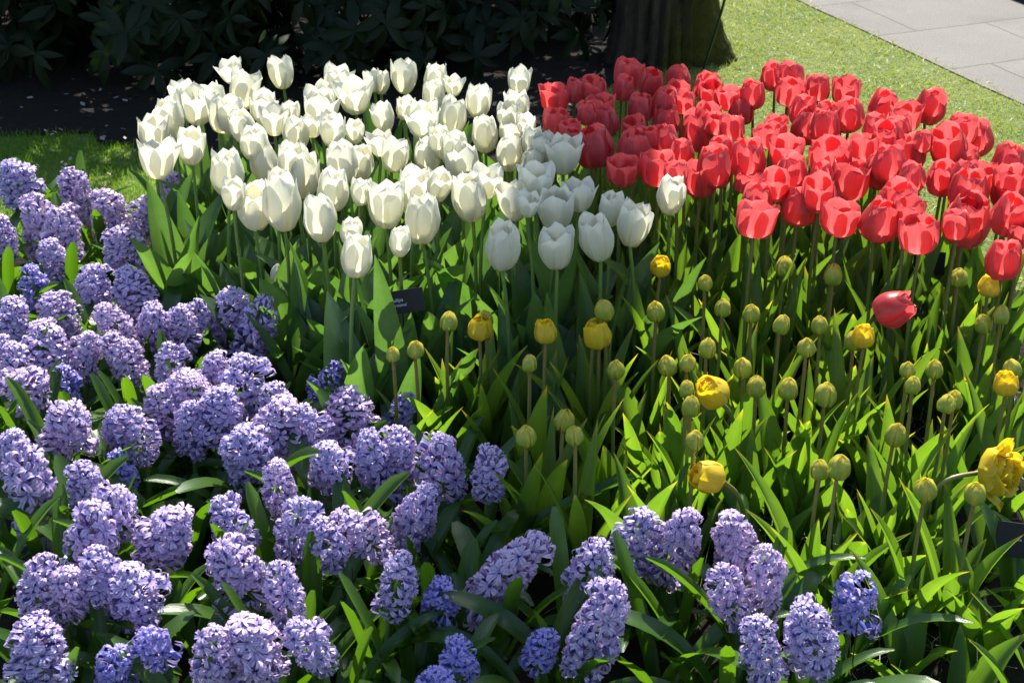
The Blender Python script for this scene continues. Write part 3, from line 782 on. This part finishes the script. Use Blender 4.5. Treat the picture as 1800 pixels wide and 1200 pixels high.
# flowerless tulips that only show leaves
def leafy(n, spots, kind, nleaf, smin, smax, label, group, spread=(40, 28)):
    for px, py in spots:
        p = at(px + prng.gauss(0, spread[0] * .3), py + prng.gauss(0, spread[1] * .3), 0)
        t = thing('tulip', (p.x, p.y, 0), label, 'tulip', group)
        add_leaves(t, kind, nleaf, smin, smax)
leafy(0, [(330, 640), (400, 690), (470, 720), (540, 760), (610, 770), (640, 810), (760, 800), (570, 690), (600, 740), (800, 760), (880, 740), (960, 730), (500, 650), (430, 610), (1040, 720), (640, 690)], 'white', 3, .75, 1.05,
      'flowerless tulip showing only broad grey green leaves before the white tulips', 'flowerless broad leaved tulips')
leafy(0, [(1180, 700), (1290, 720), (1400, 700), (1500, 720), (1610, 740), (1720, 730), (1130, 830), (1230, 860), (1340, 850), (1430, 880), (1540, 900), (1650, 900), (1750, 880), (1060, 960), (1180, 960), (1290, 960), (1400, 990), (1010, 900), (900, 880), (830, 840),
      (960, 1000), (1100, 1040), (1500, 1010), (1600, 1020), (1700, 830), (1790, 780), (1560, 830), (1480, 800), (1250, 780), (1370, 770), (1120, 900), (780, 780)], 'yellow', 4, .8, 1.15,
      'flowerless tulip showing only narrow upright leaves between the yellow buds', 'flowerless narrow leaved tulips')
leafy(0, [(1440, 1120), (1530, 1150), (1640, 1110), (1700, 1180), (1760, 1090), (1800, 1220), (1580, 1220), (1690, 1290), (1790, 1340), (1480, 1060), (1560, 1060), (1730, 1020), (1340, 1050), (1830, 1060), (1840, 960), (1820, 1140)], 'broad', 4, .8, 1.1,
      'flowerless tulip with broad bright green leaves beside the lilac hyacinths', 'flowerless bright leaved tulips')

# ---------------------------------------------------------------- hyacinths
def floret(mb, o, d, s, r):
    """six recurved petals on a short tube; o foot, d outward direction"""
    d = d / np.linalg.norm(d)
    ref = np.array([0, 0, 1.0]) if abs(d[2]) < .9 else np.array([1.0, 0, 0])
    a = np.cross(d, ref); a /= np.linalg.norm(a); b = np.cross(d, a)
    th = np.linspace(0, 2 * np.pi, 6, endpoint=False)
    ringr = np.array([.0022, .0042, .0040]) * s; ringh = np.array([0, .006, .0125]) * s
    P = o + ringh[:, None, None] * d + ringr[:, None, None] * (np.cos(th)[None, :, None] * a + np.sin(th)[None, :, None] * b)
    mb.grid(P, U=np.repeat(np.array([0, .2, .38])[:, None], 6, 1), closed=True)
    ph = r.uniform(0, 6.28); u = np.linspace(0, 1, 5); v = np.array([-1, 0, 1.0])
    for k in range(6):
        t = ph + k * 1.0472 + r.normal() * .09
        e = math.cos(t) * a + math.sin(t) * b; f = -math.sin(t) * a + math.cos(t) * b
        c = r.uniform(.55, 1.35)
        rad = (.0026 + .0122 * np.sin(u * 1.95)) * s * r.uniform(.88, 1.12)
        hx = (.0120 + .0062 * np.sin(u * 2.2) - .0150 * c * u ** 2.2) * s
        w = np.array([.0015, .0030, .0036, .0028, .0004]) * s
        P = o + hx[:, None, None] * d + rad[:, None, None] * e + (w[:, None] * v[None])[..., None] * f + (np.abs(v)[None] * w[:, None] * .35)[..., None] * d
        mb.grid(P, U=np.repeat((.45 + .55 * u)[:, None], 3, 1))
def spike(i, kind):
    r = np.random.default_rng(600 + i); mb = MB()
    n, Ls, start = {'d': (66, .130, .0205), 'l': (40, .130, .0195), 'b': (24, .085, .018)}[kind]
    sc = {'d': 1.24, 'l': 1.30, 'b': 1.24}[kind]
    bend = r.normal(size=2) * 0.016; ga, gz, gd = r.uniform(0, 6.28), r.uniform(.1, .7), {'d': .55, 'l': .9, 'b': .6}[kind]; wz = r.uniform(0, 6.28)
    for k in range(n):
        t = (k + .5) / n
        z = Ls * (t ** 0.92) + r.normal() * .003
        az = k * 2.39996 + r.normal() * .22
        el = -0.40 + 0.9 * t + 1.15 * max(0, t - .78) / .22 + r.normal() * .30
        if math.exp(-((np.angle(np.exp(1j * (az - ga)))) / .55) ** 2 - ((t - gz) / .18) ** 2) * gd > r.uniform(.25, 1): continue
        d = np.array([math.cos(az) * math.cos(el), math.sin(az) * math.cos(el), math.sin(el)])
        taper = (1 - 0.35 * max(0, t - .75) / .25) * (1 + .13 * math.sin(3 * az + wz + 5 * t))
        o = np.array([bend[0] * t * t, bend[1] * t * t, z]) + d * start * taper * (r.uniform(.55, 1.15) if r.uniform() < .85 else r.uniform(1.15, 1.55))
        floret(mb, o, d, sc * taper * r.uniform(.88, 1.12) * (0.9 if t < .06 else 1), r)
    me = mb.mesh('flower_spike', M['blue' if kind == 'b' else 'lilac'])
    return me, Ls
SPIKE = {'d': [spike(i, 'd') for i in range(6)], 'l': [spike(10 + i, 'l') for i in range(4)], 'b': [spike(20 + i, 'b') for i in range(3)]}
KW = {'d': 'dense lilac', 'l': 'loose lilac', 'b': 'sparse blue'}
lab = row_words(HYA, 9, 'hyacinth', 'of hyacinths', lambda i: KW[HYA[i][5]] + (' leaning' if abs(HYA[i][4]) > 9 else ''))
SPECIAL.update({(1514, 1024): 'short blue hyacinth standing apart among bright leaves, nearest the bare right edge', (466, 532): 'loose lilac hyacinth leaning against the broad tulip leaves',
    (60, 478): 'small vivid blue violet hyacinth among the lilac ones by the lawn'})
for i, (px, py, w, h, lean, k) in enumerate(HYA):
    zt = 0.275 + prng.uniform(-.015, .015) - (0.05 if k == 'b' else 0)
    p = at(px, py, zt)
    D = depth(p)
    me, Ls = prng.choice(SPIKE[k])
    sw = max(.70, min(1.30, w * D / FPX / {'d': .092, 'l': .090, 'b': .084}[k]))
    sl = max(.62, min(1.15, (h - .30 * w) * D / FPX / (Ls * .80)))
    le = R_(lean); fw = prng.gauss(0.06, .17); le += prng.gauss(0, .10)
    axis = Vector((math.sin(le), -math.sin(fw), math.cos(le) * math.cos(fw))).normalized()
    length = Ls * sl + 0.008
    foot = p - axis * length
    t = thing('hyacinth', (foot.x - axis.x * .06, foot.y - axis.y * .06, 0), special(px, py, lab[i]), 'hyacinth', GROUP_H)
    loc = Vector((axis.x * .06, axis.y * .06, foot.z))
    rot = axis.to_track_quat('Z', 'Y') @ Euler((0, 0, prng.uniform(0, 6.28))).to_quaternion()
    sp = link('flower_spike', me, t, loc, rot.to_euler(), (sw, sw, sl))
    P = np.stack([cr([0, .5, 1], [0, loc[j] * (.35 if j < 2 else .5), loc[j]], np.linspace(0, 1, 6)) for j in range(3)], -1)
    P = np.concatenate([P, np.array([list(loc + axis * Ls * sl * q) for q in (.22, .45, .66)])])
    mb = MB(); mb.tube(P, np.linspace(.0066, .0030, len(P)), 7)
    link('stem', mb.mesh('stem', M['stem']), t)
    add_leaves(t, 'hyacinth', 4, .75, 1.05)
for px, py in [(290, 830), (310, 800), (270, 860), (330, 880), (250, 780), (210, 690), (290, 680), (330, 650), (110, 480), (150, 700), (580, 1060), (620, 1090), (700, 1120), (560, 1180), (760, 1110), (830, 1090), (870, 1160), (660, 1200), (730, 1250), (850, 1250), (1190, 1130), (1220, 1190), (1160, 1210), (1270, 1250), (350, 1130), (130, 1130), (690, 920), (900, 980), (610, 1010), (20, 560), (60, 420), (440, 940), (1000, 1240), (600, 1290), (480, 1240), (340, 1250), (150, 1270), (1380, 1280), (780, 960), (840, 1010), (-10, 640), (10, 700), (30, 760), (0, 840), (90, 870), (180, 960), (20, 940), (0, 500), (40, 600), (10, 1000), (100, 1040), (200, 1060), (340, 980), (440, 860), (520, 820), (560, 900), (-20, 1100), (230, 620), (160, 640), (200, 480), (150, 410)]:
    p = at(px, py + 40, 0.0)
    t = thing('hyacinth', (p.x, p.y, 0), 'flowerless hyacinth showing only glossy strap leaves between the lilac spikes', 'hyacinth', 'flowerless hyacinths')
    add_leaves(t, 'hyacinth', 5, .8, 1.1)

# ---------------------------------------------------------------- name signs and wires
def text_mesh(body, size, align='LEFT'):
    cu = bpy.data.curves.new('lettering', 'FONT'); cu.body = body; cu.size = size; cu.align_x = align; cu.extrude = 0.00025; cu.space_line = 0.95
    o = bpy.data.objects.new('tmp', cu); COL.objects.link(o)
    dg = bpy.context.evaluated_depsgraph_get()
    me = bpy.data.meshes.new_from_object(o.evaluated_get(dg))
    bpy.data.objects.remove(o)
    me.name = 'lettering'; me.materials.clear(); me.materials.append(M['ink'])
    return me
def sign(px, py, h, w, hgt, roll, yaw, lines, label):
    p = at(px, py, h)
    t = thing('plant_sign', (p.x, p.y, 0), label, 'sign')
    b = bpy.data.meshes.new('plaque')
    x, y, z = w / 2, .0015, hgt / 2
    vs = [(sx * x, sy * y, sz * z) for sx in (-1, 1) for sy in (-1, 1) for sz in (-1, 1)]
    b.from_pydata(vs, [], [(0, 1, 3, 2), (4, 6, 7, 5), (0, 4, 5, 1), (2, 3, 7, 6), (0, 2, 6, 4), (1, 5, 7, 3)]); b.materials.append(M['sign'])
    q = Euler((R_(-20), R_(roll), R_(yaw)), 'XYZ')
    pl = link('plaque', b, t, (0, 0, h), q)
    for body, sz, lx, lz in lines:
        link('lettering', text_mesh(body, sz), pl, (lx, -.0019, lz), (R_(90), 0, 0))
    mb = MB(); mb.tube(np.array([[0, .004, -0.02], [0, .005, h * .5], [0, .004, h]]), .002, 6)
    link('stake', mb.mesh('stake', M['wire']), t)
    return t
sign(707, 530, .335, .084, .044, -7, 6, [('Tulipa', .0098, -.022, .001), ("'Purissima'", .0078, -.024, -.0085)], "black name sign with pale lettering half hidden by leaves under white tulips")
sp_ = at(707, 530, .335)
t = thing('tulip', (sp_.x - .013, sp_.y - .060, 0), 'flowerless tulip whose upright leaf covers the half of the black name sign', 'tulip', GROUP_W)
rr_ = np.random.default_rng(77)
for L_, W_, a_, z_ in ((.475, .072, .02, -95), (.33, .075, .30, -60), (.30, .07, .35, 150)):
    mb = MB(); mb.grid(leaf_grid(L_, W_, WID_TULIP, a_, .10, .35, rr_, twist=.15))
    link('leaf', mb.mesh('leaf', M['tulip_leaf']), t, (0, 0, 0), (0, 0, R_(z_)))
sign(1796, 950, .15, .085, .058, 5, -6, [("'Ye", .0075, -.010, -.001)], 'black name sign with faint pale letters beside the bright leaves at the edge')
sign(1633, 462, .22, .07, .05, 4, 0, [], 'dark plain name sign half hidden below the red tulips')
for (px, y0, y1, lab_) in [(795, 1018, 1140, 'thin dark wire stake beside the small blue hyacinth'), (619, 998, 1085, 'thin dark wire stake by the long upright strap leaf'), (1507, 1095, 1210, 'thin dark wire stake under the lone blue hyacinth')]:
    p = at(px, y0, .22)
    mb = MB(); mb.tube(np.array([[0, 0, -.02], [.001, 0, .1], [0, 0, .22]]), .0011, 5)
    tag(link('wire_stake', mb.mesh('wire_stake', M['wire']), None, (p.x, p.y, 0)), lab_, 'stake')

# ---------------------------------------------------------------- rhododendrons at the back
def rhodo(cx, cy, rx, ry, hgt, n, seed, label, low=0.07):
    r = np.random.default_rng(seed)
    t = thing('rhododendron', (cx, cy, 0), label, 'shrub', 'dark rhododendrons at the back')
    mb = MB(); tips = []
    for _ in range(n):
        az = r.uniform(0, 6.28); rr = r.uniform(.62, 1.02)
        if r.uniform() < 0.55:
            q = r.uniform(-.5, 1); k = math.sqrt(max(0, 1 - q * q))
            c = np.array([math.cos(az) * k * rx * rr, math.sin(az) * k * ry * rr, low + (hgt - low) * (.5 + .5 * q * rr)])
        else:                                   # hanging skirt
            q = r.uniform(-.6, .1); k = 1.0; rr = r.uniform(.70, 1.12)
            c = np.array([math.cos(az) * rx * rr, math.sin(az) * ry * rr, low + r.uniform(0, .5) ** 1.2])
        tips.append(c)
        out = np.array([math.cos(az) * k, math.sin(az) * k, .55 + .5 * q]); out /= np.linalg.norm(out)
        ref = np.array([0, 0, 1.0]) if abs(out[2]) < .9 else np.array([1., 0, 0])
        a = np.cross(out, ref); a /= np.linalg.norm(a); b = np.cross(out, a)
        m = r.integers(6, 10)
        for j in range(m):
            th = j * 6.283 / m + r.normal() * .15; L = r.uniform(.075, .125); W = L * .34
            e = math.cos(th) * a + math.sin(th) * b; f = -math.sin(th) * a + math.cos(th) * b
            u = np.linspace(0, 1, 6); v = np.array([-1, 0, 1.])
            lift = r.uniform(-.5, .35)
            w = np.array([.12, .62, 1, .95, .62, .04]) * W * .5
            P = c + (u * L)[:, None, None] * e + (lift * L * u - .30 * L * u * u)[:, None, None] * out + (w[:, None] * v)[..., None] * f - (np.abs(v)[None] * w[:, None] * -.3)[..., None] * out
            mb.grid(P)
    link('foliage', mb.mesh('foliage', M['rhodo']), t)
    for k in range(7):
        c = tips[r.integers(len(tips))]
        s = np.linspace(0, 1, 8)[:, None]
        st = np.array([r.normal() * .10, .12 + r.normal() * .08, -.02])
        p = st + (c - st) * s + np.array([0, 0, .12]) * np.sin(s * 3.1) + r.normal(size=(8, 3)) * .015 * s
        mb = MB(); mb.tube(p, .009 * (1 - .7 * s[:, 0]), 6)
        link('branch', mb.mesh('branch', M['twig']), t)
SHRUBS = [(-1.95, 5.33, .52, .50, 1.50, 330, 'leftmost dark rhododendron, low whorls of broad leaves over the lawn'),
    (-1.28, 5.33, .48, .50, 1.55, 330, 'dark rhododendron with drooping low whorl above bare soil, left of white tulips'),
    (-0.62, 5.28, .46, .46, 1.40, 300, 'dark rhododendron right behind the tallest white tulip'),
    (-0.10, 5.50, .45, .48, 1.4, 280, 'dark rhododendron behind the middle of the white tulips'),
    (0.16, 6.25, .40, .4, 1.3, 130, 'dark rhododendron beside the tree trunk, behind bare soil'),
    (-2.7, 6.0, .7, .7, 1.8, 220, 'tall dark rhododendron deep behind the leftmost shrub'),  # from here on: unseen deeper row, added to block light behind the front shrubs
    (-1.6, 6.5, .8, .7, 2.1, 240, 'tall dark rhododendron deep behind the left shrubs'),
    (-0.6, 6.7, .7, .7, 2.1, 230, 'tall dark rhododendron deep behind the middle shrubs'),
    (0.35, 7.6, .55, .7, 1.9, 200, 'tall dark rhododendron deep behind the tree trunk')]
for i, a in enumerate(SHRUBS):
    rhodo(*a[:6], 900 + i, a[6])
